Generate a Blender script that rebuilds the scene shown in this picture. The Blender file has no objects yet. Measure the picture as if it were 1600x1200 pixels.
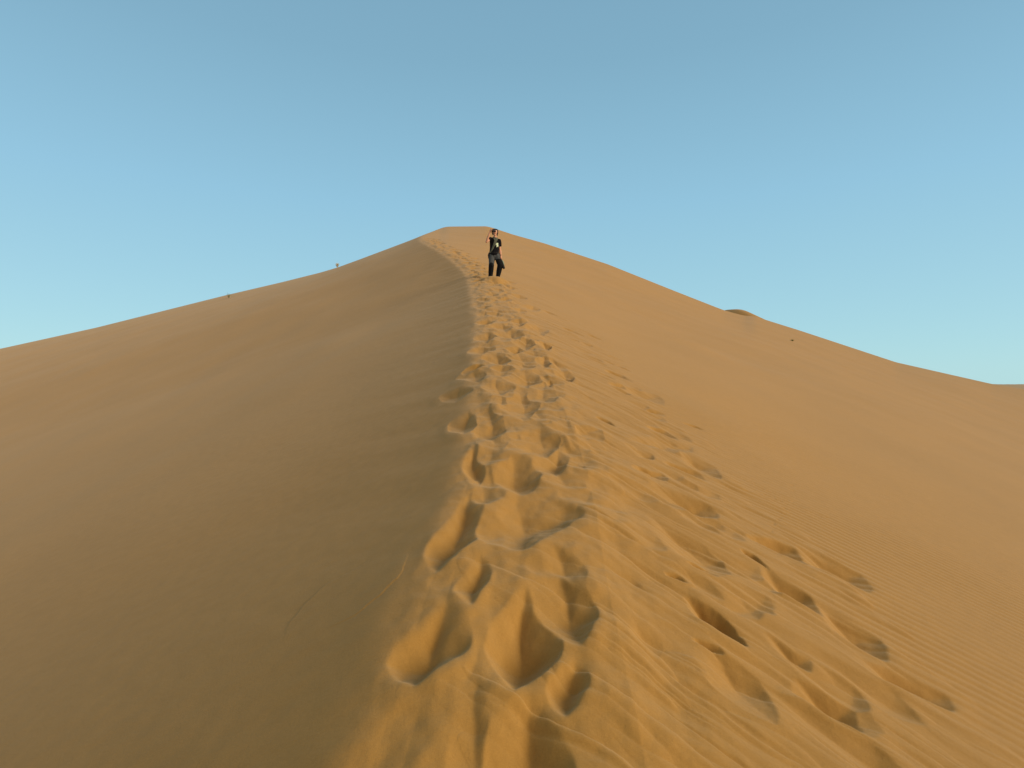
import bpy, bmesh, math, random
import numpy as np
from mathutils import Vector, Matrix, Quaternion
random.seed(7)
rng = np.random.RandomState(11)
R = math.radians
scene = bpy.context.scene
COL = scene.collection

# ------------------------------------------------------------------ camera
CAMZ = 1.5
FPX = 867.0                      # focal length in pixels of the 1600 px wide photograph
cam_data = bpy.data.cameras.new('camera')
cam_data.sensor_fit = 'HORIZONTAL'; cam_data.sensor_width = 36.0
cam_data.lens = 36.0 * FPX / 1600.0
cam_data.clip_start = 0.05; cam_data.clip_end = 9000
cam = bpy.data.objects.new('camera', cam_data); COL.objects.link(cam)
cam.location = (0, 0, CAMZ); cam.rotation_euler = (R(90), 0, 0)
scene.camera = cam

# ------------------------------------------------------------------ sky and sun
SUN_EL, SUN_AZ = 22.0, 106.0       # azimuth clockwise from the view direction (+Y)
world = bpy.data.worlds.new('World'); scene.world = world; world.use_nodes = True
wn = world.node_tree.nodes; wl = world.node_tree.links
for n in list(wn): wn.remove(n)
wo = wn.new('ShaderNodeOutputWorld'); bg = wn.new('ShaderNodeBackground')
sky = wn.new('ShaderNodeTexSky'); sky.sky_type = 'NISHITA'; sky.sun_disc = False
sky.sun_elevation = R(SUN_EL); sky.sun_rotation = R(SUN_AZ)
sky.altitude = 600; sky.air_density = 1.0; sky.dust_density = 0.6; sky.ozone_density = 1.6
# the clear evening sky: the physical sky, its gradient evened out towards pale cyan at the horizon
geo = wn.new('ShaderNodeTexCoord'); sep = wn.new('ShaderNodeSeparateXYZ'); rmp = wn.new('ShaderNodeValToRGB')
wl.new(geo.outputs['Generated'], sep.inputs[0]); wl.new(sep.outputs['Z'], rmp.inputs[0])
cols = [(0.0, (4.4, 7.6, 8.2)), (0.12, (3.95, 7.0, 8.1)), (0.30, (3.2, 6.1, 7.9)), (0.50, (2.45, 4.75, 6.3)), (1.0, (1.5, 3.0, 4.4))]
el_ = rmp.color_ramp.elements
while len(el_) < len(cols): el_.new(.5)
for e_, (p_, c_) in zip(el_, cols): e_.position = p_; e_.color = (*c_, 1)
tint = wn.new('ShaderNodeMix'); tint.data_type = 'RGBA'; tint.blend_type = 'MIX'
tint.inputs[0].default_value = 0.84
wl.new(sky.outputs[0], tint.inputs[6]); wl.new(rmp.outputs[0], tint.inputs[7])
# warm glow of the low sun behind the camera
dp = wn.new('ShaderNodeVectorMath'); dp.operation = 'DOT_PRODUCT'; dp.inputs[1].default_value = (math.sin(R(150)), math.cos(R(150)), .1)
wl.new(geo.outputs['Generated'], dp.inputs[0])
mr = wn.new('ShaderNodeMapRange'); mr.interpolation_type = 'SMOOTHSTEP'; mr.inputs[1].default_value = -.1; mr.inputs[2].default_value = 1.0; mr.inputs[3].default_value = 0; mr.inputs[4].default_value = .76
wl.new(dp.outputs['Value'], mr.inputs[0])
gl = wn.new('ShaderNodeMix'); gl.data_type = 'RGBA'; gl.inputs[7].default_value = (10.0, 5.6, 2.9, 1)
wl.new(mr.outputs[0], gl.inputs[0]); wl.new(tint.outputs[2], gl.inputs[6]); wl.new(gl.outputs[2], bg.inputs[0]); wl.new(bg.outputs[0], wo.inputs[0])
bg.inputs[1].default_value = 0.10

sl = bpy.data.lights.new('sun', 'SUN'); sl.energy = 3.95; sl.angle = R(31); sl.color = (1.0, 0.85, 0.66)
sun = bpy.data.objects.new('sun', sl); COL.objects.link(sun)
sd = Vector((math.sin(R(SUN_AZ))*math.cos(R(SUN_EL)), math.cos(R(SUN_AZ))*math.cos(R(SUN_EL)), math.sin(R(SUN_EL))))
sun.rotation_euler = (-sd).to_track_quat('-Z', 'Y').to_euler()
sun.location = sd * 50

scene.view_settings.view_transform = 'Standard'; scene.view_settings.look = 'None'
scene.view_settings.exposure = 0.0; scene.view_settings.gamma = 1.0
scene.render.engine = 'CYCLES'

# ------------------------------------------------------------------ helpers
def tag(o, label=None, cat=None, group=None, kind=None):
    if label: o['label'] = label
    if cat: o['category'] = cat
    if group: o['group'] = group
    if kind: o['kind'] = kind
    return o

def mat(name, col, rough=0.9, vary=0.15, scale=30.0, bump=0.0, spec=0.2, metal=0.0, sss=0.0):
    m = bpy.data.materials.new(name); m.use_nodes = True
    nt = m.node_tree; b = nt.nodes['Principled BSDF']
    tc = nt.nodes.new('ShaderNodeTexCoord'); nz = nt.nodes.new('ShaderNodeTexNoise')
    nz.inputs['Scale'].default_value = scale; nz.inputs['Detail'].default_value = 5
    nt.links.new(tc.outputs['Object'], nz.inputs['Vector'])
    rp = nt.nodes.new('ShaderNodeValToRGB')
    rp.color_ramp.elements[0].position = 0.3; rp.color_ramp.elements[1].position = 0.7
    rp.color_ramp.elements[0].color = tuple(c*(1-vary) for c in col[:3]) + (1,)
    rp.color_ramp.elements[1].color = tuple(min(1, c*(1+vary)) for c in col[:3]) + (1,)
    nt.links.new(nz.outputs[0], rp.inputs[0]); nt.links.new(rp.outputs[0], b.inputs['Base Color'])
    b.inputs['Roughness'].default_value = rough; b.inputs['Metallic'].default_value = metal
    b.inputs['Specular IOR Level'].default_value = spec
    if sss: b.inputs['Subsurface Weight'].default_value = sss; b.inputs['Subsurface Scale'].default_value = 0.01
    if bump:
        bp = nt.nodes.new('ShaderNodeBump'); bp.inputs['Strength'].default_value = bump; bp.inputs['Distance'].default_value = 0.01
        nt.links.new(nz.outputs[0], bp.inputs['Height']); nt.links.new(bp.outputs[0], b.inputs['Normal'])
    return m

# ------------------------------------------------------------------ noise
def perlin(x, y, seed=0):
    r = np.random.RandomState(1000 + seed)
    perm = r.permutation(256).astype(np.int64); ang = r.rand(256)*2*np.pi
    gx, gy = np.cos(ang), np.sin(ang)
    xi = np.floor(x).astype(np.int64); yi = np.floor(y).astype(np.int64)
    xf = x - xi; yf = y - yi
    u = xf*xf*xf*(xf*(xf*6-15)+10); v = yf*yf*yf*(yf*(yf*6-15)+10)
    def g(ix, iy, dx, dy):
        h = perm[(perm[ix & 255] + iy) & 255]
        return gx[h]*dx + gy[h]*dy
    n00 = g(xi, yi, xf, yf); n10 = g(xi+1, yi, xf-1, yf)
    n01 = g(xi, yi+1, xf, yf-1); n11 = g(xi+1, yi+1, xf-1, yf-1)
    a = n00 + u*(n10-n00); b = n01 + u*(n11-n01)
    return (a + v*(b-a))*1.4

def sstep(a, b, x):
    t = np.clip((x-a)/(b-a), 0, 1); return t*t*(3-2*t)

# ------------------------------------------------------------------ the dune's large shape (camera-eye origin, z up, y forward)
CY = np.array([-40, -5, 0.5, 1.56, 1.9, 2.3, 2.8, 3.4, 4.8, 7.5, 11.0, 15., 20., 26., 31., 36., 44., 54., 64., 90.])
CX = np.array([-2.0, -.62, -.50, -.45, -.40, -.41, -.40, -.31, -.27, -.43, -.62, -.98, -1.45, -2.95, -4.5, -5.95, -7.3, -7.9, -7.7, -7.0])
def crest_x(Y):
    # smooth interpolation
    d = 0.15 + 0.05*np.abs(Y)
    return sum(k*np.interp(Y+j*d, CY, CX) for j, k in ((-3, 1), (-2, 3), (-1, 5), (0, 6), (1, 5), (2, 3), (3, 1)))/24
YT = 60.0
def F(Y):
    Yc = np.minimum(Y, YT)
    f = .245*Yc + .00082*Yc*np.abs(Yc)
    f = np.where(Yc < 0, .245*Yc + 0.0*Yc, f)
    q = np.maximum(Y-YT, 0)
    s0 = .245 + .00164*YT
    f += np.where(q < 8, s0*q - .055*q*q, s0*8 - .055*64 - (q-8)*.53)
    return f
def L(X):
    # lateral profile: -0.333 slope to the right, flat shoulder beyond about -2.8 m
    k = 1.1
    a = -.333*X
    return -k*np.log(np.exp(-np.clip(a, -60, 5)/k*1.0) + math.exp(-1.25/k)) - (-k*math.log(1+math.exp(-1.25/k))) if False else -(1/2.2)*np.log(np.exp(-2.2*np.clip(a, -40, 20)) + math.exp(-2.2*1.0)) + (1/2.2)*math.log(1+math.exp(-2.2))
def Zr(X, Y):
    # beyond 90 m to the right the flank levels out
    Xe = np.where(X > 45, 45 + 40*(1-np.exp(-np.maximum(X-45, 0)/40)), X)
    return -CAMZ + F(Y) + L(Xe)
def D(s):
    s = np.maximum(s, 0)
    return .30*s + 1.15*(1-np.exp(-s/9)) + .07*(1-np.exp(-s/.8))
# skyline of the photograph: pixel x -> pixel y
SKX = np.array([-200, 0, 150, 350, 440, 500, 527, 560, 600, 657, 680, 692, 700, 760, 770, 800, 850, 950, 1050, 1120, 1132, 1150, 1163, 1172, 1180, 1250, 1400, 1550, 1800])
SKY_ = np.array([575, 545, 512, 462, 441, 426, 418, 406, 391, 369.5, 360, 355.5, 354, 353.5, 356, 366, 380, 413, 453, 480.5, 485.0, 490.0, 493.2, 493.6, 494.6, 516.5, 566, 600, 640])
def tri(x, w): 
    return (np.interp(x-w, SKX, SKY_) + np.interp(x, SKX, SKY_) + np.interp(x+w, SKX, SKY_))/3
def raw_macro(X, Y):
    xc = crest_x(Y)
    w = .035 + .002*np.clip(Y, 0, 60)
    s = xc - X
    s = np.where(s > 20*w, s, w*np.log1p(np.exp(np.clip(s/w, -30, 20))))
    zr = Zr(X + s, Y)
    # the crest is trodden nearly level for a stride's width
    q = np.clip(.85 - (X - xc), 0, .85)
    z = zr - D(s) - .22*(q - .5*np.maximum(q-.75, 0))*(1-sstep(16, 34, Y))
    return z
# correction so that the horizon line of the dune follows the photograph
_t = np.linspace(-1.3, 1.3, 1301)
_Y = np.linspace(30, 75, 200)
_XX = _t[None, :]*_Y[:, None]; _YY = np.repeat(_Y[:, None], len(_t), 1)
_el = (raw_macro(_XX, _YY)/_YY).max(0)
_want = (600 - tri(_t*FPX+800, 3))/FPX
DEL = _want - _el
def macro(X, Y):
    z = raw_macro(X, Y)
    t = X/np.maximum(Y, 8)
    z = z + np.interp(t, _t, DEL)*Y*sstep(24, 58, Y)*(1-sstep(75, 120, Y))
    return z
def P(x, y, maxY=66):
    """world (X, Y) of the dune surface seen at pixel x, y of the photograph"""
    t = (x-800)/FPX; e = (600-y)/FPX
    Y = np.exp(np.linspace(math.log(.6), math.log(maxY), 6000))
    g = macro(t*Y, Y) - e*Y
    i = np.argmax(g >= 0)
    if g[i] < 0: i = int(np.argmax(g/Y)); return t*Y[i], Y[i]
    if i > 0:
        w = -g[i-1]/(g[i]-g[i-1]); y0 = Y[i-1] + w*(Y[i]-Y[i-1])
    else: y0 = Y[0]
    return t*y0, y0

# ------------------------------------------------------------------ the fine grid
YO = -3.2                                     # fan apex behind the camera
def make_rows():
    ys = [-2.6]
    while ys[-1] < 1.0: ys.append(ys[-1] + 0.05 if ys[-1] < 0.5 else ys[-1]+.015)
    while ys[-1] < 76: ys.append(ys[-1] + .0031*(max(ys[-1], 1.5)/1.5)**1.27)
    while ys[-1] < 7000: ys.append(ys[-1]*1.035)
    return np.array(ys)
ROWS = make_rows()
NU = 1700
U = np.linspace(-1, 1, NU)
TP = 2.2*(.17*U + .83*np.sign(U)*np.abs(U)**3.0)
GY = np.repeat(ROWS[:, None], NU, 1)
GX = TP[None, :]*(GY - YO)
print('grid', GY.shape)
Z = macro(GX, GY)

# domain warp used by all the marks, so that no outline is a clean ellipse
near = ROWS < 40
nr = int(near.sum())
WX = np.zeros_like(GX); WY = np.zeros_like(GY)
gx, gy = GX[:nr], GY[:nr]
WX[:nr] = .030*perlin(gx*4.2, gy*3.2, 1) + .006*perlin(gx*13, gy*11, 2) + .002*perlin(gx*38, gy*34, 12)
WY[:nr] = .035*perlin(gx*4.2, gy*3.2, 3) + .007*perlin(gx*13, gy*11, 4) + .002*perlin(gx*38, gy*34, 14)
MX, MY = GX + WX, GY + WY

def window(x, y, rad):
    i0 = np.searchsorted(ROWS, y-rad-.06); i1 = np.searchsorted(ROWS, y+rad+.06)+1
    i0 = max(0, i0); i1 = min(len(ROWS), i1)
    yy0 = ROWS[i0]-YO; yy1 = ROWS[i1-1]-YO
    lo = min((x-rad-.06)/yy0, (x-rad-.06)/yy1); hi = max((x+rad+.06)/yy0, (x+rad+.06)/yy1)
    j0 = max(0, np.searchsorted(TP, lo)-1); j1 = min(NU, np.searchsorted(TP, hi)+1)
    return slice(i0, i1), slice(j0, j1)

PIT = np.zeros_like(Z)      # negative: hollows, combined by the minimum so that neighbours meet in sharp ribs
RIM = np.zeros_like(Z)
TON = np.zeros_like(Z)      # tongues of slid sand
def pit_world(c, A, B, kd, kl, depth, power=1.0, rim=.10, soft=0.0):
    la, lb = math.hypot(*A), math.hypot(*B)
    rad = max(la, lb, la*kd, lb*kl)*1.5
    si, sj = window(c[0], c[1], rad)
    x = MX[si, sj]-c[0]; y = MY[si, sj]-c[1]
    det = A[0]*B[1]-A[1]*B[0]
    if abs(det) < 1e-9: return
    a = (x*B[1]-y*B[0])/det; b = (A[0]*y-A[1]*x)/det
    a = np.where(a < 0, a/kd, a); b = np.where(b < 0, b/kl, b)
    r2 = a*a+b*b
    r = np.sqrt(r2)
    fa = np.clip(a/np.maximum(r, 1e-4), -1, 1)
    # a crease along the long axis, a V-shaped crisp lip at the near end, easing out at the far end
    qa = np.where(a < 0, 1.25, 1.9)
    w_ = np.clip(1 - np.abs(b)**1.25 - np.abs(a)**qa, 0, 1)
    pw = 1.0 + .9*sstep(-.1, .9, fa)
    v = -depth*w_**pw
    if soft: v = -depth*np.exp(-r2*2.2)
    PIT[si, sj] = np.minimum(PIT[si, sj], v)
    if rim: RIM[si, sj] = np.maximum(RIM[si, sj], depth*rim*np.exp(-((r-1.05)/.3)**2)*(1-sstep(-.3, .5, fa)))
def pit(cx, cy, A, B, kd=.4, kl=1.0, depth=.06, power=1.0, rim=.10, soft=0.0):
    """hollow whose deepest point is at pixel (cx, cy); A = pixel vector to its far end, B = to its right side"""
    y0 = P(cx, cy)[1]
    c = P(cx, cy - .8*depth*FPX/y0)          # the sunken point sits farther back than the rim seen at that pixel
    a = P(cx+A[0], cy+A[1]); b = P(cx+B[0], cy+B[1]); n = P(cx-kd*A[0], cy-kd*A[1])
    if a[1] < c[1]+.3*(c[1]-n[1]): a = (a[0], c[1]+.3*(c[1]-n[1]))
    a = (a[0]-c[0], a[1]-c[1]); b = (b[0]-c[0], b[1]-c[1])
    kdw = math.hypot(n[0]-c[0], n[1]-c[1])/max(math.hypot(*a), 1e-6)
    b = (b[0], b[1]*.5)
    pit_world(c, a, b, kdw, kl, depth, power, rim, soft)

# --- trodden belt along the crest, from the photograph (deepest point, far end, right side)
PITS = [
 # near field
 (812,1052,(12,-140),(66,-40),.20,0.75,.115), (668,1040,(30,-110),(72,-46),.24,0.9,.085),
 (893,985,(-28,-110),(40,-26),.24,2.0,.080), (893,1095,(8,-60),(34,-24),.40,1.2,.050),
 (742,925,(6,-60),(20,-20),.40,1.6,.050), (818,1250,(10,-170),(78,-14),.45,1.0,.095),
 (742,1200,(6,-150),(34,0),.6,1.4,.022), (703,863,(36,-112),(56,-46),.16,0.7,.080),
 (816,840,(-8,-80),(92,-56),.22,.85,.105), (806,756,(-14,-52),(44,-24),.22,1.1,.060),
 (868,734,(4,-40),(24,-16),.28,1.6,.050), (848,703,(-4,-38),(28,-20),.26,2.2,.050),
 (768,677,(-4,-50),(26,-6),.22,1.1,.052), (744,738,(-6,-50),(18,-6),.35,1.1,.045),
 (818,645,(-10,-42),(34,-18),.20,1.2,.058), (852,624,(0,-26),(30,-10),.30,1.3,.040),
 (885,905,(-20,-55),(40,-10),.5,1.6,.045),
 # middle
 (822,599,(0,-24),(30,-8),.22,1.3,.055), (779,611,(-6,-22),(26,-9),.30,1.0,.052),
 (858,600,(0,-12),(10,-3),.40,1.2,.04), (884,593,(-4,-16),(14,-3),.25,1.6,.045),
 (742,588,(-4,-14),(20,-5),.4,1.6,.045), (716,620,(4,-16),(24,-8),.4,1.3,.045), (728,668,(6,-30),(20,-4),.3,1.4,.05),
 (812,507,(0,-9),(13,-2),.35,1.3,.06), (786,515,(-4,-10),(16,-3),.35,1.5,.055),
 (800,528,(-4,-14),(20,-4),.28,1.5,.060), (842,519,(-4,-11),(16,-4),.3,2.0,.055),
 (762,530,(0,-14),(14,-7),.28,1.7,.060), (822,541,(0,-12),(16,-3),.3,1.5,.055),
 (851,545,(-3,-12),(10,-4),.35,1.4,.060), (808,551,(4,-12),(16,-6),.4,1.3,.060),
 (780,567,(-6,-18),(22,-2),.2,1.3,.060), (850,569,(0,-14),(12,-4),.35,1.3,.05),
 (744,576,(6,-10),(16,-8),.4,1.2,.05), (815,575,(0,-13),(22,-2),.3,1.4,.05), (872,575,(-8,-14),(16,4),.3,1.0,.035),
 (832,484,(0,-7),(12,-2),.35,1.8,.055), (812,487,(0,-6),(12,-1),.4,1.3,.05), (776,494,(0,-7),(12,-2),.35,1.8,.055),
 (757,482,(0,-6),(10,-3),.4,1.3,.05), (790,470,(0,-5),(14,-3),.35,1.2,.055), (812,466,(0,-5),(12,0),.35,1.6,.045),
 (757,470,(0,-5),(10,-2),.4,1.2,.05), (780,455,(0,-4),(9,-1),.4,1.6,.05), (798,452,(0,-5),(7,-1),.4,1.6,.055),
 (772,444,(0,-4),(12,-1),.4,1.2,.05), (797,442,(0,-3),(12,0),.4,1.2,.04), (770,462,(0,-4),(10,-1),.4,1.2,.05),
 (760,505,(0,-8),(16,-4),.35,1.2,.05), (755,548,(2,-12),(20,-6),.35,1.3,.055),
]
for p in PITS: pit(p[0], p[1], p[2], p[3], p[4]*1.1, p[5], p[6]*(1.05 if p[1] > 790 else 1.28))
# older, half-filled steps between them: the whole belt is scalloped
yy = 3.5
while yy < 19:
    for k in range(2 + (yy > 9)):
        xc = float(crest_x(np.array(yy)))
        cx = xc + .02 + (k+.2+.6*rng.rand())*(.46 if yy <= 9 else .31)
        s = (.13+.07*rng.rand())*(1.3 if yy <= 9 else 1.0)
        pit_world((cx, yy+.2*rng.rand()), (rng.randn()*.04-.02, s*(1.4+.6*rng.rand())), (s, -.04*rng.rand()), .40, .8, (.020+.020*rng.rand())*(1 if yy > 2.2 else .5))
    yy += .30+.01*yy
# right flank: hollows drawn out down the slope (A points up-slope, to the upper left)
FL = [
 (1062,741,(-26,-22),(16,-8),.25,.6,.050), (1010,746,(-14,-10),(14,-9),.35,.7,.045), (1094,735,(-34,-34),(14,-8),.20,1.2,.050),
 (1080,802,(-70,-54),(14,-14),.10,1.6,.060), (1106,888,(-104,-96),(16,-18),.12,1.4,.050), (1165,880,(-14,-22),(10,-4),.3,.6,.045),
 (1206,868,(-14,-22),(26,-6),.25,.9,.065), (1050,906,(-12,-14),(10,-4),.4,.7,.030), (1120,995,(-62,-80),(16,-18),.22,1.3,.075),
 (1104,1018,(-14,-14),(12,-6),.6,1.0,.030), (1238,946,(-50,-60),(20,-10),.15,.9,.060), (1095,902,(-24,-18),(10,-8),.35,.5,.030),
 (1002,624,(-28,-20),(14,-8),.2,.8,.050), (960,589,(-8,-6),(8,-3),.5,1,.045), (966,609,(-10,-4),(8,-4),.4,1,.035),
 (969,576,(-5,-2),(5,-1),.5,1,.03), (960,561,(-4,-1),(4,-1),.5,1,.03), (1027,678,(-12,-10),(10,-6),.3,.8,.045),
 (1021,647,(-8,-3),(8,-2),.5,1,.03), (1079,669,(-10,-6),(7,-2),.4,.8,.03), (1036,700,(-20,-20),(24,-12),.2,1,.035),
 (942,661,(-6,-6),(8,-3),.5,.8,.035), (916,683,(-24,-22),(12,-12),.18,1.2,.045), (888,518,(-10,-7),(6,-1),.4,.8,.04),
 (856,489,(-8,-5),(4,-1),.5,.8,.03), (903,703,(-20,-22),(10,-10),.3,1,.02), (1170,960,(-34,-46),(14,-12),.2,1,.020),
 (1160,1090,(-60,-90),(26,-16),.4,1.2,.040), (1240,1040,(-50,-50),(14,-10),.2,.8,.035), (1010,1000,(-30,-60),(16,-10),.5,1,.010),
 (1300,905,(-50,-50),(26,-10),.2,.9,.06), (1330,1010,(-60,-70),(26,-10),.2,.9,.06), (1290,1120,(-70,-80),(30,-16),.25,1.,.06),
 (1420,1090,(-70,-60),(30,-12),.25,1.,.05), (925,527,(-7,-4),(5,-1),.4,.8,.03),
]
for p in FL: pit(p[0], p[1], p[2], (p[3][0]*1.45, p[3][1]*1.3), p[4], p[5], p[6]*1.3, rim=.05)
# the side trail: slumped steps run into one another down the flank
_sp = [(890, 518), (955, 575), (1010, 640), (1055, 735), (1110, 860), (1175, 960), (1290, 1110)]
for k in range(48):
    f = rng.rand()*(len(_sp)-1); i = int(f); f -= i
    x = _sp[i][0]+(_sp[i+1][0]-_sp[i][0])*f; y = _sp[i][1]+(_sp[i+1][1]-_sp[i][1])*f
    w = P(x, y); ox = rng.randn()*.20; oy = rng.randn()*.25; ln = .22+.25*rng.rand(); wd = .07+.07*rng.rand()
    pit_world((w[0]+ox, w[1]+oy), (-.80*ln, .60*ln), (.60*wd, .80*wd), .30, .8, .014+.020*rng.rand(), rim=.1)

# far part of the path: random hollows on the belt that follows the crest to the summit
y = 17.0
while y < 58:
    for k in range(2 if y < 40 else 1):
        xc = float(crest_x(np.array(y)))
        w = 1.15 if y < 28 else 1.0
        cx = xc + .12 + rng.rand()*w
        s = .16 + .10*rng.rand()
        pit_world((cx, y+rng.rand()*.5), (rng.randn()*.05, s*1.7), (s, s*.2*rng.randn()), .45, 1.0, .075+.03*rng.rand())
    y += .34
# the hollow in which the person stands, with a lip of sand before it
PX, PY = (773-800)/FPX*19.0, 19.0
PIT[:] = np.where(((GX-PX)**2+(GY-PY)**2) < .75**2, np.maximum(PIT, -.05), PIT)
# scuffs of loose sand on the far slopes
for (x, y) in ((438, 450), (433, 453), (402, 463), (418, 456)):
    X_, Y_ = P(x, y); TON += .07*np.exp(-((GX-X_)/.10)**2-((GY-Y_)/.18)**2)
# the odd extra scuff in the near belt
for k in range(40):
    yy = 4.5*math.exp(rng.rand()*1.2); xc = float(crest_x(np.array(yy)))
    cx = xc + .05 + rng.rand()*.85
    s = .05+.06*rng.rand()
    pit_world((cx, yy), (rng.randn()*.05, s*1.6), (s, -s*.3), .6, 1.2, .008+.012*rng.rand(), rim=0)
# dry-slope tongues, drawn out along the line of steepest descent on the right flank
dn = np.array([.80, -.60]); cr = np.array([.60, .80])
def tongue(c, ln, wd, h, skew):
    rad = ln*1.2
    si, sj = window(c[0], c[1], rad)
    x = MX[si, sj]-c[0]; y = MY[si, sj]-c[1]
    a = (x*dn[0]+y*dn[1])/ln; b = (x*cr[0]+y*cr[1])/wd
    b = b + skew*a*a
    a = np.where(a > 0, a*2.2, a)
    r2 = a*a+b*b
    v = np.where(r2 < 1, h*np.sqrt(np.clip(1-r2, 0, 1))*np.clip(.5+.5*b, .15, 1), 0)
    TON[si, sj] = np.maximum(TON[si, sj], v)
for k in range(230):
    yy = 1.2*math.exp(rng.rand()*2.5)
    xc = float(crest_x(np.array(yy)))
    off = .75 + rng.rand()*1.75
    ln = (.25+.6*rng.rand()); wd = .035+.10*rng.rand()
    tongue((xc+off, yy), ln, wd, .010+.016*rng.rand(), .3*rng.randn())
# long furrow creases between tongues
for k in range(90):
    yy = 1.75*math.exp(rng.rand()*2.3); xc = float(crest_x(np.array(yy)))
    off = .85 + rng.rand()*1.5; ln = .2+.5*rng.rand(); wd = .018+.03*rng.rand()
    pit_world((xc+off, yy), tuple(-dn*ln), tuple(cr*wd), .8, .35, .005+.008*rng.rand(), rim=0)
# tiny animal tracks on the rippled sand
def track(p0, p1, n, two=True):
    for k in range(n):
        f = (k+.3*rng.rand())/n
        x, y = P(p0[0]+(p1[0]-p0[0])*f, p0[1]+(p1[1]-p0[1])*f)
        s = 1 if k % 2 else -1
        pit_world((x+.012*s, y+.02*s), (0, .022), (.014, 0), 1, 1, .008, rim=.2)
track((1150, 702), (1248, 748), 34); track((1128, 732), (1246, 786), 40); track((1247, 752), (1204, 838), 26); track((1190, 770), (1300, 812), 30)
PIT_raw = PIT

# --- combine
xcg = crest_x(gy)
sgn = gx - xcg
z = Z[:nr]
# crest edge: scalloped, broken by the steps; sand spilled down the left side
edge = .05*perlin(gy*3.1, gx*0.0+.5, 21)
belt = sstep(-.25, .05, sgn)*(1-sstep(.9, 1.5, sgn))
fade = (1 - sstep(34, 40, gy))
# soft rounding of the crest line: lower the knife edge a little
rw = .05 + .012*gy
z -= .030*np.exp(-(sgn/.13)**2)*fade
# spill lobes on the left slope below each step (soft aprons)
lobes = np.zeros_like(z)
q1 = perlin(gy*1.9 + gx*1.3, gx*.9, 31); q2 = perlin(gy*4.6+gx*3.4, gx*1.7, 32)
lm = sstep(0, .25, -sgn)*np.exp(-np.maximum(-sgn, 0)/1.1)
lobes = lm*(.020*q1 + .003*q2)
z += lobes*fade
# lumpy belt
z += belt*fade*(.030*perlin(gx*2.3, gy*1.7, 41) + .016*perlin(MX[:nr]*5.2, MY[:nr]*4.2, 42) + .0035*perlin(gx*16, gy*14, 43))
# right flank streaks
u = gx*dn[0]+gy*dn[1]; v = gx*cr[0]+gy*cr[1]
fm = sstep(.5, 1.0, sgn)*(1-sstep(1.9, 2.8, sgn + .5*perlin(gx*1.1, gy*1.1, 50)))
st = .011*perlin(u*1.1, v*5.5, 51)+.005*np.abs(perlin(u*1.9, v*13, 52))+.020*perlin(u*.5, v*2.2, 53)
z += fm*st*(1-sstep(16, 26, gy))
marks = PIT_raw[:nr] + RIM[:nr]*(.25+.75*np.exp(PIT_raw[:nr]/.010))
n6 = int(np.searchsorted(ROWS, 6.0)); mk = marks[:n6].copy()      # dry sand slumps: lips of the near steps are a little rounded
for _ in range(2):
    m0 = mk.copy(); mk[2:-2] = (m0[:-4]+m0[1:-3]+m0[2:-2]+m0[3:-1]+m0[4:])/5
    m0 = mk.copy(); mk[:, 2:-2] = (m0[:, :-4]+m0[:, 1:-3]+m0[:, 2:-2]+m0[:, 3:-1]+m0[:, 4:])/5
wn6 = (1-sstep(3.5, 5.8, gy[:n6]))*(1-.75*sstep(.6, .95, (gx-xcg)[:n6])); marks[:n6] = mk*wn6 + marks[:n6]*(1-wn6)
z += TON[:nr] + marks
# wind ripples on the untouched right side
ra = P(1100, 722); rb = P(1250, 790)
rd = np.array([rb[0]-ra[0], rb[1]-ra[1]]); rd /= np.linalg.norm(rd); rn = np.array([-rd[1], rd[0]])
rp = (gx*rn[0]+gy*rn[1]) + .045*perlin(gx*1.1, gy*1.1, 61) + .008*perlin(gx*6, gy*6, 62)
rm = sstep(1.7, 2.5, sgn+.4*perlin(gx*1.1, gy*1.1, 50))*(1-sstep(9, 15, gy))*(.35+.65*sstep(-.3, .3, perlin(gx*.6, gy*.6, 63)))*(1-sstep(3.4, 6.5, sgn))
ph = rp*2*np.pi/.085
z += rm*.0034*(np.sin(ph)+.25*np.sin(2*ph+.8))
# broad undulations everywhere
z += .02*perlin(gx*.55, gy*.45, 71)*sstep(1.5, 5, gy)*np.clip(np.abs(sgn)/2, 0, 1)
z += .0015*perlin(gx*9, gy*9, 72)
Z[:nr] = z
# broad shapes on the whole dune
Z += (.10*perlin(GX*.11, GY*.09, 81)+.04*perlin(GX*.3, GY*.25, 82))*sstep(6, 20, GY)*(1-sstep(48, 56, GY))*sstep(.5, 4, np.abs(GX-crest_x(GY)))
# thin slump lines on the smooth left slope
def crease(px_pts, h, wid):
    w = [P(*p) for p in px_pts]
    x0, x1 = min(p[0] for p in w), max(p[0] for p in w); y0, y1 = min(p[1] for p in w), max(p[1] for p in w)
    si, sj = window((x0+x1)/2, (y0+y1)/2, max(x1-x0, y1-y0)/2+2*wid)
    x = MX[si, sj]; y = MY[si, sj]; best = np.full(x.shape, 9.); sg = np.zeros(x.shape); al = np.zeros(x.shape); n = len(w)-1
    for k in range(n):
        ax, ay = w[k]; bx, by = w[k+1]; dx, dy = bx-ax, by-ay; L2 = dx*dx+dy*dy
        t = np.clip(((x-ax)*dx+(y-ay)*dy)/L2, 0, 1); qx, qy = x-ax-t*dx, y-ay-t*dy; d = np.hypot(qx, qy)
        m = d < best; best = np.where(m, d, best); sg = np.where(m, np.sign(dx*qy-dy*qx), sg); al = np.where(m, (k+t)/n, al)
    Z[si, sj] += .28*h*sg*np.exp(-best/wid)*np.sin(np.clip(al, 0, 1)*np.pi)**.6
crease([(442, 1000), (448, 975), (470, 948), (510, 915), (560, 885), (610, 850)], -.006, .05)
crease([(515, 980), (560, 955), (600, 925), (622, 900), (640, 860)], .007, .06)
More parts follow.
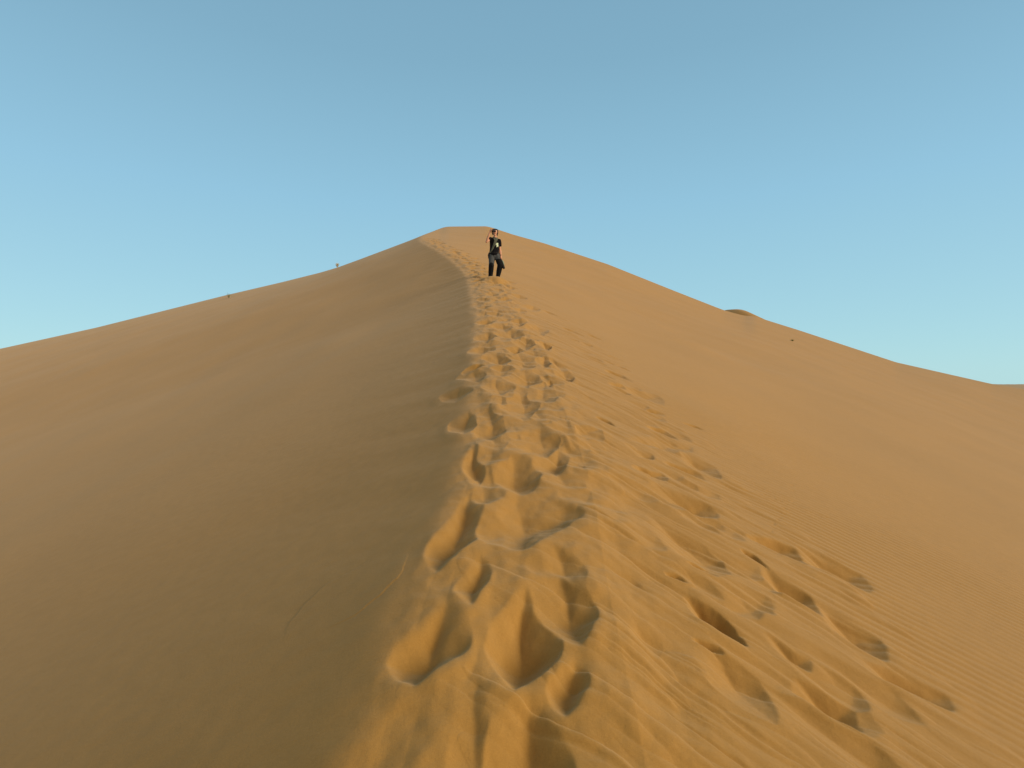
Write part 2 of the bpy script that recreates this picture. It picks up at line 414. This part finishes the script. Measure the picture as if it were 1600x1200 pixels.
crease([(640, 690), (680, 665), (715, 640)], -.006, .05)
# wind scarp running down the right face (thin dark line) and a far face behind it
SC = [P(x, y) for x, y in ((800, 374), (850, 396), (900, 428), (950, 459), (1000, 491), (1050, 519), (1085, 534), (1140, 562))]
scx = np.array([p[0] for p in SC])[::-1]; scy = np.array([p[1] for p in SC])[::-1]
print('scarp', SC)
o = np.argsort(scy); sx = np.interp(GY, scy[o], scx[o]); dsx = GX - sx
ms = sstep(scy.min(), scy.min()+4, GY)*(1-sstep(scy.max()-4, scy.max(), GY))
Z -= ms*.16*(sstep(0, .5, dsx))*(1-sstep(1.0, 8, dsx))
# the plain and dunes beyond
far = sstep(66, 110, GY)
fl = -26 + 7*perlin(GX*.006+3, GY*.004, 91) + 3*np.abs(perlin(GX*.015, GY*.011, 92)) + 20*sstep(800, 4500, GY)
k = 1.0
Z = np.where(GY > 60, np.maximum(Z, fl) + np.log1p(np.exp(-np.abs(Z-fl)/3.))*3.*far, Z)
Z += CAMZ
STAND = 5.042
_d = np.sqrt(((GX-PX)/np.where(GX < PX, .55, .50))**2+((GY-PY+.12)/np.where(GY < PY-.12, .85, .8))**2)
_w = 1-sstep(.45, 1.25, _d)
Z = Z*(1-_w) + _w*(STAND + .02 + .028*np.exp(-((GY-18.42)/.12)**2) + .05*np.clip(GY-PY, -.3, 1)*(GY > PY) + .012*perlin(GX*4, GY*4, 95))

nrw = GY.shape[0]
co = np.empty((nrw*NU, 3), np.float32); co[:, 0] = GX.ravel(); co[:, 1] = GY.ravel(); co[:, 2] = Z.ravel()
idx = np.arange(nrw*NU, dtype=np.int32).reshape(nrw, NU)
f = np.stack([idx[:-1, :-1], idx[:-1, 1:], idx[1:, 1:], idx[1:, :-1]], -1).reshape(-1, 4)
me = bpy.data.meshes.new('sand_dune')
me.vertices.add(len(co)); me.vertices.foreach_set('co', co.ravel())
me.loops.add(f.size); me.loops.foreach_set('vertex_index', f.ravel())
me.polygons.add(len(f)); me.polygons.foreach_set('loop_start', np.arange(0, f.size, 4, dtype=np.int32))
me.polygons.foreach_set('use_smooth', np.ones(len(f), bool))
me.update(calc_edges=True)
dune = bpy.data.objects.new('dune', me); COL.objects.link(dune)
tag(dune, 'large orange sand dune with a footprint-trodden crest climbing to the summit', 'dune', kind='structure')

def ground_z(x, y):
    i = int(np.clip(np.searchsorted(ROWS, y), 1, nrw-1)); 
    j = int(np.clip(np.searchsorted(TP, x/(y-YO)), 1, NU-1))
    return float(Z[i, j])

# ------------------------------------------------------------------ sand material
def sand_material(name='sand', base=(.340, .192, .038)):
    m = bpy.data.materials.new(name); m.use_nodes = True
    nt = m.node_tree; N = nt.nodes; K = nt.links; b = N['Principled BSDF']
    tc = N.new('ShaderNodeTexCoord')
    def noise(sc, det=6, rough=.6):
        n = N.new('ShaderNodeTexNoise'); n.inputs['Scale'].default_value = sc
        n.inputs['Detail'].default_value = det; n.inputs['Roughness'].default_value = rough
        K.new(tc.outputs['Object'], n.inputs['Vector']); return n
    def ramp(src, p0, c0, p1, c1):
        r = N.new('ShaderNodeValToRGB'); e = r.color_ramp.elements
        e[0].position, e[1].position = p0, p1; e[0].color = (*c0, 1); e[1].color = (*c1, 1)
        K.new(src, r.inputs[0]); return r
    def mul(a, b_, fac=1.0):
        x = N.new('ShaderNodeMix'); x.data_type = 'RGBA'; x.blend_type = 'MULTIPLY'; x.inputs[0].default_value = fac
        K.new(a, x.inputs[6]); K.new(b_, x.inputs[7]); return x.outputs[2]
    big = noise(.35, 5); c = ramp(big.outputs[0], .3, tuple(v*.95 for v in base), .7, (base[0]*1.04, base[1]*1.03, base[2]*1.05)).outputs[0]
    mid = noise(9, 6, .65); c = mul(c, ramp(mid.outputs[0], .3, (.95, .94, .92), .7, (1.03, 1.02, 1.02)).outputs[0])
    m2 = noise(75, 5, .75); c = mul(c, ramp(m2.outputs[0], .3, (.93, .92, .90), .7, (1.05, 1.05, 1.06)).outputs[0])
    gr = noise(520, 3, .7); c = mul(c, ramp(gr.outputs[0], .28, (.80, .78, .74), .72, (1.14, 1.13, 1.12)).outputs[0])
    K.new(c, b.inputs['Base Color'])
    b.inputs['Roughness'].default_value = .9; b.inputs['Specular IOR Level'].default_value = .15
    if 'Diffuse Roughness' in b.inputs: b.inputs['Diffuse Roughness'].default_value = .25
    b.inputs['Sheen Weight'].default_value = .11; b.inputs['Sheen Roughness'].default_value = .6
    b.inputs['Sheen Tint'].default_value = (.97, .97, .93, 1)
    b1 = N.new('ShaderNodeBump'); b1.inputs['Strength'].default_value = .7; b1.inputs['Distance'].default_value = .0012
    K.new(gr.outputs[0], b1.inputs['Height'])
    cl = noise(70, 5, .6)
    b2 = N.new('ShaderNodeBump'); b2.inputs['Strength'].default_value = .38; b2.inputs['Distance'].default_value = .004
    K.new(cl.outputs[0], b2.inputs['Height']); K.new(b1.outputs[0], b2.inputs['Normal']); K.new(b2.outputs[0], b.inputs['Normal'])
    return m
SAND = sand_material()
me.materials.append(SAND)

# ------------------------------------------------------------------ a farther dune showing over the right skyline
def distant_dune():
    bm = bmesh.new()
    # its crest runs away to the left; the steep shaded face below it looks left and towards us
    pts = [(1040, 560), (1100, 508), (1118, 492), (1130, 484.0), (1140, 481.8), (1150, 481.6), (1160, 483.6), (1170, 488.6), (1178, 494), (1200, 506), (1260, 545), (1330, 590)]
    down = Vector((-.953, -.302)); rows = []
    for i in range(120):
        px = 1040 + 290*i/119; t = (px-800)/FPX
        X = t*247/(1+3.17*t); Y = X/t
        y_ = sum(np.interp(px+d, [p[0] for p in pts], [p[1] for p in pts]) for d in (-4, 0, 4))/3
        zc = (600-y_)/FPX*Y
        rows.append([])
        for j in range(50):
            v = -35 + 60*j/49
            z = zc + .1 - (.72*v if v > 0 else -.34*v)
            rows[-1].append(bm.verts.new((X+down.x*v, Y+down.y*v, CAMZ+z)))
    for i in range(119):
        for j in range(49):
            bm.faces.new((rows[i][j], rows[i+1][j], rows[i+1][j+1], rows[i][j+1]))
    # skirt down to the plain so that it is a solid hill
    ed = [e for e in bm.edges if e.is_boundary]
    r_ = bmesh.ops.extrude_edge_only(bm, edges=ed)
    for v_ in r_['geom']:
        if isinstance(v_, bmesh.types.BMVert): v_.co.z = -40
    bmesh.ops.recalc_face_normals(bm, faces=bm.faces)
    m = bpy.data.meshes.new('distant_dune'); bm.to_mesh(m); bm.free()
    for p in m.polygons: p.use_smooth = True
    o = bpy.data.objects.new('distant_dune', m); COL.objects.link(o); m.materials.append(SAND)
    tag(o, 'dark brown top of a farther dune showing over the right slope', 'dune', kind='structure')
distant_dune()

# ------------------------------------------------------------------ plants
M_DRY = mat('dry_stem', (.62, .56, .40), .9, .25, 20)
M_GRN = mat('desert_leaf', (.19, .20, .075), .8, .35, 20)
M_OLV = mat('olive_leaf', (.13, .125, .05), .8, .35, 20)
def blades(name, n, h, spread, m, parent, width=.012, droop=.3, twigs=0):
    bm = bmesh.new()
    for k in range(n):
        a = random.random()*6.283; l = h*(.55+.45*random.random()); s = spread*(.2+.8*random.random())
        dx, dy = math.cos(a)*s, math.sin(a)*s
        p0 = Vector((math.cos(a)*.03*random.random(), math.sin(a)*.03*random.random(), -.05))
        pts = []
        for q in range(6):
            t = q/5
            pts.append(p0 + Vector((dx*t**1.3, dy*t**1.3, l*t - droop*s*t*t*random.uniform(.6, 1.2))))
        side = Vector((-math.sin(a), math.cos(a), 0))
        def strip(pts, w, side):
            prev = None
            for q, p in enumerate(pts):
                ww = w*(1-.85*q/(len(pts)-1))
                up = side.cross(Vector((0, 0, 1)))*ww*.6
                ring = [bm.verts.new(p+side*ww), bm.verts.new(p-side*ww*.5+up), bm.verts.new(p-side*ww*.5-up)]
                if prev:
                    for i in range(3): bm.faces.new((prev[i], prev[(i+1)%3], ring[(i+1)%3], ring[i]))
                prev = ring
        strip(pts, width, side)
        for q in range(twigs):
            i = random.randint(1, 4); b = pts[i]; d = Vector((random.uniform(-1, 1), random.uniform(-1, 1), random.uniform(.1, 1))).normalized()*h*random.uniform(.12, .3)
            strip([b, b+d*.5, b+d+Vector((0, 0, .01))], width*.7, d.cross(Vector((0, 0, 1))).normalized())
    me_ = bpy.data.meshes.new(name); bm.to_mesh(me_); bm.free(); me_.materials.append(m)
    o = bpy.data.objects.new(name, me_); COL.objects.link(o)
    if parent: o.parent = parent
    return o
def plant(px, py, name, label, cat, parts, back=0, lift=0):
    x, y = P(px, py); y -= back; x = (px-800)/FPX*y
    o = bpy.data.objects.new(name, None); COL.objects.link(o); o.location = (x, y, ground_z(x, y)+lift); o.empty_display_size = .2
    tag(o, label, cat)
    for (pn, n, h, sp, m, w, dr, tw) in parts: blades(pn, n, h, sp, m, o, w, dr, tw)
    return o
plant(527, 417, 'dry_shrub', 'small pale dry shrub standing on the left skyline of the dune', 'shrub',
      [('stem', 16, .46, .12, M_DRY, .016, .1, 2), ('twig', 80, .56, .24, M_DRY, .012, .35, 6)])
plant(358, 463, 'grass_tuft', 'dark green tuft of desert grass with spiky blades on the far left skyline', 'grass tuft',
      [('blade', 34, .62, .52, M_GRN, .011, .5, 0), ('dry_blade', 22, .40, .50, M_DRY, .010, .6, 0)], back=3)
plant(1238, 533, 'desert_plant', 'tiny dark green plant alone on the right slope', 'plant',
      [('leaf', 44, .22, .22, M_GRN, .020, .4, 1), ('stem', 6, .20, .08, M_OLV, .012, .1, 0)])

# ------------------------------------------------------------------ person
SKIN = mat('skin', (.50, .27, .17), .6, .06, 40, sss=.1)
HAIR = mat('hair', (.018, .014, .012), .6, .3, 120, bump=.5)
BLACK = mat('black_cotton', (.008, .008, .010), .95, .2, 60, bump=.3, spec=.05)
PANT = mat('grey_fabric', (.062, .070, .072), .9, .15, 40, bump=.4, spec=.1)
KNEE = mat('black_fabric', (.009, .010, .011), .9, .2, 60, bump=.3, spec=.08)
SCARF = mat('sage_cotton', (.085, .095, .07), .95, .25, 30, bump=.5)
PRINT = mat('pale_print', (.50, .60, .40), .9, .12, 60)
PGREY = mat('grey_print', (.10, .11, .11), .9, .2, 60)
CAMM = mat('black_plastic', (.012, .012, .013), .45, .2, 60, spec=.4)
GLASS = mat('lens_glass', (.01, .012, .02), .08, .1, 20, spec=.8)
BAGM = mat('black_nylon', (.012, .013, .013), .7, .2, 60, spec=.2)
BAGG = mat('sage_panel', (.22, .27, .20), .85, .15, 60)
WHITE = mat('eye_white', (.7, .68, .62), .3, .03, 20)
LIP = mat('lip', (.42, .16, .12), .5, .06, 40)

def blob(bm, c, r, sc=(1, 1, 1), seg=10, rot=None):
    M = Matrix.Translation(c)
    if rot is not None: M = M @ rot.to_4x4()
    M = M @ Matrix.Diagonal((r*sc[0], r*sc[1], r*sc[2], 1))
    if isinstance(bm, Balls): bm.add(M, seg); return
    bmesh.ops.create_uvsphere(bm, u_segments=seg, v_segments=max(6, seg//2+2), radius=1, matrix=M)
_TPL = {}
class Balls:
    def __init__(self): self.v = []; self.f = []; self.n = 0
    def add(self, M, seg):
        seg = min(seg, 12)
        if seg not in _TPL:
            t = bmesh.new(); bmesh.ops.create_uvsphere(t, u_segments=seg, v_segments=max(6, seg//2+2), radius=1)
            t.verts.index_update(); bmesh.ops.triangulate(t, faces=t.faces)
            _TPL[seg] = (np.array([v.co[:] for v in t.verts]), np.array([[v.index for v in f.verts] for f in t.faces])); t.free()
        V, Fc = _TPL[seg]; A = np.array(M)
        self.v.append(V @ A[:3, :3].T + A[:3, 3]); self.f.append(Fc + self.n); self.n += len(V)
def limb(bm, pts, seg=10):
    """pts: (x, y, z, rx, ry): overlapping balls along a polyline, later fused into one skin"""
    for a, b in zip(pts[:-1], pts[1:]):
        pa, pb = Vector(a[:3]), Vector(b[:3]); n = max(2, int((pb-pa).length/(min(a[3], b[3])*.33))+1)
        for k in range(n+1):
            t = k/n; rx = a[3]+(b[3]-a[3])*t; ry = a[4]+(b[4]-a[4])*t
            blob(bm, pa.lerp(pb, t), 1, (rx, ry, min(rx, ry)), seg)
def fuse(name, bm, m, parent, voxel, smooth=4):
    me_ = bpy.data.meshes.new(name+'_raw'); me_.from_pydata(np.concatenate(bm.v).tolist(), [], np.concatenate(bm.f).tolist())
    t = bpy.data.objects.new(name, me_); COL.objects.link(t)
    md = t.modifiers.new('remesh', 'REMESH'); md.mode = 'VOXEL'; md.voxel_size = voxel; md.use_smooth_shade = True
    sm = t.modifiers.new('smooth', 'SMOOTH'); sm.factor = .5; sm.iterations = smooth
    dg = bpy.context.evaluated_depsgraph_get(); dg.update()
    new = bpy.data.meshes.new_from_object(t.evaluated_get(dg))
    bpy.data.objects.remove(t); bpy.data.meshes.remove(me_)
    new.name = name; new.materials.clear(); new.materials.append(m)
    for p in new.polygons: p.use_smooth = True
    o = bpy.data.objects.new(name, new); COL.objects.link(o)
    if parent: o.parent = parent
    return o
def plain(name, bm, m, parent, smooth=True):
    me_ = bpy.data.meshes.new(name); bmesh.ops.recalc_face_normals(bm, faces=bm.faces); bm.to_mesh(me_); bm.free(); me_.materials.append(m)
    for p in me_.polygons: p.use_smooth = smooth
    o = bpy.data.objects.new(name, me_); COL.objects.link(o)
    if parent: o.parent = parent
    return o
GZ = ground_z(PX, PY)
BASE = Vector((PX, PY, STAND))
print('person', BASE, 'feet line px', 600-(GZ-CAMZ)/PY*FPX)
# joints (x right in the picture, -y towards the camera, z up from the soles)
shR, elR, wrR = (-.155, .0, 1.425), (-.275, -.16, 1.285), (-.172, -.235, 1.555)
shL, elL, wrL = (.150, .02, 1.365), (.178, .05, 1.075), (.212, -.04, .845)
hipR, knR, anR = (-.090, .02, .90), (-.112, -.09, .50), (-.150, .03, .10)
hipL, knL, anL = (.070, .02, .90), (.190, -.07, .53), (.098, .06, .11)
HC = Vector((.012, -.03, 1.640))
b = Balls()
# torso
limb(b, [(-.005, .01, .90, .150, .105), (-.005, .01, 1.02, .135, .095), (-.004, .015, 1.18, .145, .10), (-.003, .02, 1.31, .160, .105), (-.003, .02, 1.385, .125, .085), (.002, .01, 1.43, .075, .065), (.008, -.005, 1.50, .052, .054), (.010, -.01, 1.55, .050, .054)], 16)
limb(b, [(-.04, .02, 1.39, .07, .065), (*shR, .058, .056)]); limb(b, [(.04, .02, 1.38, .07, .065), (*shL, .056, .056)])
limb(b, [(*shR, .054, .052), (*[(shR[i]+elR[i])/2 for i in range(3)], .048, .048), (*elR, .038, .038)])
limb(b, [(*elR, .039, .039), (*[elR[i]*.7+wrR[i]*.3 for i in range(3)], .045, .042), (*wrR, .029, .025)])
limb(b, [(*shL, .054, .052), (*[(shL[i]+elL[i])/2 for i in range(3)], .046, .046), (*elL, .037, .037)])
limb(b, [(*elL, .038, .038), (*[elL[i]*.7+wrL[i]*.3 for i in range(3)], .043, .040), (*wrL, .027, .024)])
for h, k, a in ((hipR, knR, anR), (hipL, knL, anL)):
    limb(b, [(*h, .095, .09), (*[(h[i]+k[i])/2 for i in range(3)], .075, .075), (*k, .054, .056)], 12)
    limb(b, [(*k, .055, .056), (k[0]*.7+a[0]*.3, k[1]*.7+a[1]*.3+.015, k[2]*.7+a[2]*.3, .055, .058), (*a, .036, .038)], 12)
    limb(b, [(a[0], a[1]+.02, .045, .036, .04), (a[0], a[1]-.06, .035, .042, .04), (a[0], a[1]-.15, .025, .038, .04)], 10)
# head: skull, jaw, cheeks, nose, brow, ears
def hd(x, y, z, r, sc=(1, 1, 1)): blob(b, HC+Vector((x, y, z)), r, sc, 16)
hd(0, .012, .030, .088, (.88, 1.08, .98)); hd(0, -.010, -.030, .070, (.92, 1.0, 1.0)); hd(0, -.030, -.080, .042, (1.05, .9, .8)); hd(0, -.050, -.100, .022, (1.2, .8, .8))
hd(-.035, -.052, -.025, .026); hd(.035, -.052, -.025, .026)
hd(0, -.070, .028, .030, (1.7, .5, .4)); hd(0, -.088, -.006, .012, (.8, 1, 1.9)); hd(0, -.098, -.022, .012, (1.1, 1, .8))
hd(-.078, .012, -.005, .018, (.4, .9, 1.6)); hd(.078, .012, -.005, .018, (.4, .9, 1.6))
# right hand: holds the camera, fingers over its top and side, thumb below
def finger(pts, r0=.0092, r1=.0072):
    n = len(pts)
    limb(b, [(*p, r0+(r1-r0)*i/(n-1), r0+(r1-r0)*i/(n-1)) for i, p in enumerate(pts)], 8)
palm = Vector((-.138, -.232, 1.622))
limb(b, [(*wrR, .029, .023), (-.160, -.236, 1.590, .032, .018), (palm.x, palm.y, palm.z, .036, .018), (-.130, -.236, 1.648, .032, .016)], 10)
CX0, CX1, CYF, CZ0, CZ1 = -.098, .045, -.200, 1.605, 1.690    # camera body box in local space
finger([(-.150, -.238, 1.660), (-.142, -.240, 1.694), (-.112, -.238, 1.706), (-.082, -.228, 1.699)])
finger([(-.142, -.245, 1.652), (-.126, -.262, 1.682), (-.098, -.262, 1.688), (-.074, -.256, 1.682)])
finger([(-.134, -.250, 1.636), (-.118, -.268, 1.660), (-.092, -.268, 1.664), (-.070, -.260, 1.658)])
finger([(-.128, -.250, 1.618), (-.112, -.266, 1.634), (-.090, -.266, 1.636), (-.072, -.258, 1.632)], .0085, .0065)
finger([(-.150, -.222, 1.598), (-.126, -.206, 1.600), (-.102, -.196, 1.596), (-.084, -.190, 1.594)], .011, .0085)
# left hand: curled round the bag's handle
limb(b, [(*wrL, .027, .021), (.219, -.055, .815, .020, .032), (.226, -.060, .785, .019, .036), (.230, -.062, .768, .017, .032)], 10)
for i, (dy, l) in enumerate(((-.034, .9), (-.012, 1.0), (.010, .95), (.030, .8))):
    y0 = -.062+dy
    finger([(.231, y0, .768), (.238, y0-.002, .742-.004*l), (.232, y0, .722), (.216, y0, .716), (.207, y0, .728)], .0090, .0072)
finger([(.214, -.086, .805), (.206, -.102, .780), (.210, -.104, .756), (.220, -.100, .742)], .0108, .0085)
person = fuse('person', b, SKIN, None, .0055, 2)
person.location = BASE
tag(person, 'person in a black t-shirt standing on the sandy crest, photographing with a raised hand', 'person')
def W(o): return o   # children use the person's own space
# hair: short black hair, longer at the sides
b = Balls()
def hb(x, y, z, r, sc=(1, 1, 1)): blob(b, HC+Vector((x, y, z)), r, sc, 14)
hb(0, .034, .050, .096, (.95, 1.0, .86)); hb(0, .050, 0, .086, (1.0, .85, 1.1))
for k in range(60):
    a = random.uniform(-.1, 1.1)*math.pi; t = random.uniform(.55, 1.0)
    hb(.088*math.cos(a), .03+.075*math.sin(a)*t, random.uniform(-.03, .09)*t, random.uniform(.016, .026), (1, 1, 1.5))
for sx, zl in ((-1, -.075), (1, -.100)):
    for k in range(16):
        f = k/15; hb(sx*(.080+.006*math.sin(f*7)), .012-.01*f+random.uniform(-.01, .02), .06+(zl-.06)*f, .019-.006*f, (1, 1, 1.5))
for k in range(14):
    f = k/13; hb(-.07+.14*f, -.052-.018*math.sin(f*math.pi), .084+.012*math.sin(f*math.pi), .019, (1.2, .8, .8))
fuse('hair', b, HAIR, person, .006, 1)
for sx in (-1, 1):
    b = bmesh.new(); blob(b, HC+Vector((sx*.031, -.078, .010)), .0115, (1.25, .6, .75), 12); e = plain('eye', b, WHITE, person)
    b = bmesh.new(); blob(b, HC+Vector((sx*.031, -.0845, .010)), .0052, (1, .45, 1), 10); plain('iris', b, HAIR, e)
b = bmesh.new(); blob(b, HC+Vector((0, -.0885, -.052)), .010, (2.2, .5, .55), 12); plain('lips', b, LIP, person)
# t-shirt with folds
b = Balls()
limb(b, [(-.020, .01, .90, .175, .128), (-.018, .01, .98, .168, .122), (-.012, .015, 1.10, .162, .120), (-.008, .02, 1.24, .168, .124), (-.004, .02, 1.33, .174, .122), (-.003, .02, 1.385, .135, .095), (.002, .012, 1.425, .085, .074)], 18)
limb(b, [(-.05, .02, 1.385, .080, .075), (*shR, .070, .068), (shR[0]-.030, shR[1]-.045, shR[2]-.030, .064, .064)], 12)
limb(b, [(.05, .02, 1.37, .080, .075), (*shL, .070, .070), (shL[0]+.018, shL[1]+.008, shL[2]-.085, .068, .066), (shL[0]+.022, shL[1]+.012, shL[2]-.150, .066, .064)], 12)
for k in range(26):        # folds
    z = random.uniform(.88, 1.25); a = random.uniform(-2.9, -.2); r = .158
    p0 = Vector((-.012+r*math.cos(a), .015+.118*math.sin(a), z)); p1 = p0+Vector((random.uniform(-.05, .05), random.uniform(-.01, .01), random.uniform(.04, .12)))
    limb(b, [(*p0, .010, .010), (*p1, .006, .006)], 6)
tee = fuse('tshirt', b, BLACK, person, .008, 3)
# print on the chest: an irregular pale patch (follows the shirt surface)
_BVH = {}
def on_front(x, z, off=.003, surf=tee):
    if surf.name not in _BVH:
        from mathutils.bvhtree import BVHTree
        _BVH[surf.name] = BVHTree.FromPolygons([v.co for v in surf.data.vertices], [tuple(p.vertices) for p in surf.data.polygons])
    loc, nor, ix, dist = _BVH[surf.name].ray_cast(Vector((x, -1, z)), Vector((0, 1, 0)))
    if loc is None: return Vector((x, -.11, z))
    return loc + nor*off
def patch(name, outline, m, parent, surf=tee, off=.003, th=.0015):
    bm = bmesh.new(); cx = sum(p[0] for p in outline)/len(outline); cz = sum(p[1] for p in outline)/len(outline)
    rings = 5; n = len(outline); prev = None; c = bm.verts.new(on_front(cx, cz, off, surf))
    for r in range(1, rings+1):
        f = r/rings; cur = [bm.verts.new(on_front(cx+(p[0]-cx)*f, cz+(p[1]-cz)*f, off if r < rings else off-th, surf)) for p in outline]
        for i in range(n):
            j = (i+1) % n
            if prev is None: bm.faces.new((c, cur[i], cur[j]))
            else: bm.faces.new((prev[i], cur[i], cur[j], prev[j]))
        prev = cur
    return plain(name, bm, m, parent)
def irregular(cx, cz, rx, rz, n, wob, seed):
    r = random.Random(seed)
    return [(cx+rx*math.cos(6.283*i/n)*(1+wob*r.uniform(-1, 1)), cz+rz*math.sin(6.283*i/n)*(1+wob*r.uniform(-1, 1))) for i in range(n)]
patch('shirt_print', irregular(.086, 1.212, .040, .070, 22, .34, 5), PRINT, tee)
patch('shirt_print', irregular(.128, 1.200, .022, .060, 14, .30, 8), PGREY, tee, off=.0045)
# trousers: grey above, black from the knees (and the left thigh) down
b = Balls()
limb(b, [(-.010, .015, .945, .158, .112), (-.010, .02, .88, .168, .125), (-.010, .02, .82, .150, .125)], 18)
for h, k, a in ((hipR, knR, anR), (hipL, knL, anL)):
    limb(b, [(h[0], h[1], h[2]-.03, .112, .112), (*[h[i]*.5+k[i]*.5 for i in range(3)], .108, .100), (*k, .090, .085)], 14)
    limb(b, [(*k, .076, .078), (k[0]*.5+a[0]*.5, k[1]*.5+a[1]*.5+.01, k[2]*.5+a[2]*.5, .072, .074), (a[0], a[1], a[2]+.0, .062, .066)], 14)
limb(b, [(-.05, .0, .76, .06, .08), (.05, .0, .76, .06, .08)], 12)
trousers = fuse('trousers', b, PANT, person, .009, 3)
b = Balls(); k, a = knR, anR
limb(b, [(k[0]+.004, k[1]-.006, k[2]+.045, .078, .076), (*k, .095, .09), (k[0]*.5+a[0]*.5, k[1]*.5+a[1]*.5+.01, k[2]*.5+a[2]*.5, .088, .085), (a[0], a[1], a[2]-.01, .064, .066)], 14)
blob(b, Vector((k[0]+.018, k[1]-.05, k[2]-.01)), .05, (1, .9, 1.2), 12)
fuse('trouser_panel', b, KNEE, trousers, .009, 3)
b = Balls(); h, k, a = hipL, knL, anL
limb(b, [(h[0]*.72+k[0]*.28, h[1]-.035, h[2]*.55+k[2]*.45+.02, .090, .085), (*[h[i]*.35+k[i]*.65 for i in range(3)], .114, .105), (*k, .100, .09), (k[0]*.5+a[0]*.5, k[1]*.5+a[1]*.5+.01, k[2]*.5+a[2]*.5, .092, .085), (a[0], a[1], a[2]-.01, .064, .066)], 14)
fuse('trouser_panel', b, KNEE, trousers, .009, 3)
# scarf: wound round the neck, one end hanging diagonally across the chest
b = Balls()
for k in range(26):
    a = k/26*6.283
    for q in (0, 1):
        blob(b, Vector((.006+(.070+.012*q)*math.cos(a), .004+(.066+.010*q)*math.sin(a), 1.468-.030*q+.010*math.sin(a*2+q)-.012*(math.sin(a) < 0))), .020, (1, 1, .9), 8)
tail = [(.030, 1.425, .058), (.045, 1.37, .060), (.022, 1.30, .056), (-.010, 1.22, .050), (-.040, 1.14, .044), (-.080, 1.05, .036), (-.125, .975, .028), (-.165, .925, .020)]
for (x0, z0, w0), (x1, z1, w1) in zip(tail[:-1], tail[1:]):
    for q in range(6):
        f = q/6; x = x0+(x1-x0)*f; z = z0+(z1-z0)*f; w = w0+(w1-w0)*f
        for g in range(-3, 4):
            p = on_front(x+g*w/3.2*.86, z+g*w/3.2*.50, .006+.004*math.cos(g*2.3+z*9))
            blob(b, p, .013, (1, 1, 1), 6)
fuse('scarf', b, SCARF, person, .006, 2)
# wristband
b = Balls()
dv = (Vector(wrL)-Vector(elL)).normalized(); c = Vector(wrL)-dv*.015; q_ = dv.to_track_quat('Z', 'Y')
for k in range(24):
    a = k/24*6.283; p = c + q_ @ Vector((math.cos(a)*.027, math.sin(a)*.024, 0)); blob(b, p, .007, (1, 1, 1), 6)
fuse('wristband', b, KNEE, person, .004, 1)

# camera in the raised hand
def boxm(bm, c, s, bev=.004):
    r = bmesh.ops.create_cube(bm, size=1, matrix=Matrix.Translation(c) @ Matrix.Diagonal((*s, 1)))
    ed = list({e for v in r['verts'] for e in v.link_edges})
    bmesh.ops.bevel(bm, geom=ed, offset=bev, segments=2, affect='EDGES')
photo = bpy.data.objects.new('photo_camera', None); COL.objects.link(photo); photo.empty_display_size = .05
photo.location = BASE + Vector((-.026, -.215, 1.648)); tag(photo, 'black camera held up in front of the face by the standing person', 'camera')
b = bmesh.new(); boxm(b, (0, 0, 0), (.142, .052, .082), .008); boxm(b, (-.050, -.022, -.004), (.034, .030, .076), .010); plain('camera_body', b, CAMM, photo)
b = bmesh.new(); boxm(b, (.012, -.002, .049), (.050, .044, .024), .006); plain('viewfinder', b, CAMM, photo)
def cyl(bm, c, r, l, seg=28, r2=None):
    bmesh.ops.create_cone(bm, cap_ends=True, segments=seg, radius1=r, radius2=r2 or r, depth=l, matrix=Matrix.Translation(c) @ Matrix.Rotation(R(90), 4, 'X'))
b = bmesh.new(); cyl(b, (.014, -.052, -.004), .033, .056); cyl(b, (.014, -.074, -.004), .0355, .014); lens = plain('lens', b, CAMM, photo, False)
b = bmesh.new(); blob(b, Vector((.014, -.080, -.004)), .028, (1, .2, 1), 20); plain('front_glass', b, GLASS, lens)
b = bmesh.new(); bmesh.ops.create_cone(b, cap_ends=True, segments=18, radius1=.010, radius2=.009, depth=.008, matrix=Matrix.Translation((-.048, 0, .045))); plain('dial', b, CAMM, photo, False)

# pouch on the hip
b = Balls()
limb(b, [(-.180, .0, .925, .040, .065), (-.190, .0, .860, .050, .072), (-.178, .0, .775, .046, .066)], 14)
pouch = fuse('hip_pouch', b, BAGM, None, .008, 3); pouch.location = BASE
tag(pouch, 'black pouch worn at the hip under the raised arm of the person', 'pouch')
b = Balls()
for k in range(60):
    a = k/60*6.283; blob(b, Vector((-.008+.172*math.cos(a), .016+.131*math.sin(a), .925+.012*math.cos(a*1.0+2))), .012, (1, .6, 1.4), 6)
fuse('waist_strap', b, BAGM, pouch, .006, 2)

# dark bag hanging from the lowered hand
bag = bpy.data.objects.new('hand_bag', None); COL.objects.link(bag); bag.empty_display_size = .1
bag.location = BASE + Vector((.222, -.062, .728)); tag(bag, 'dark soft bag with a sage green side hanging from the lowered hand of the person', 'bag')
b = Balls()
limb(b, [(.018, 0, -.035, .018, .035), (.030, 0, -.10, .044, .052), (.052, 0, -.20, .052, .060), (.078, .0, -.285, .048, .058), (.088, 0, -.300, .046, .055)], 14)
limb(b, [(-.02, 0, -.13, .03, .05), (.0, 0, -.24, .036, .05)], 10)
fuse('bag_body', b, BAGM, bag, .007, 3)
b = Balls()
limb(b, [(.036, -.022, -.055, .015, .03), (.066, -.022, -.11, .025, .042), (.098, -.018, -.205, .020, .044)], 12)
fuse('side_panel', b, BAGG, bag, .006, 3)
b = Balls()
for k in range(24):
    a = k/24*6.283; blob(b, Vector((.006+.004*math.cos(a), .040*math.cos(a), -.012+.026*math.sin(a))), .006, (1, 1, 1), 6)
fuse('handle', b, BAGM, bag, .004, 1)
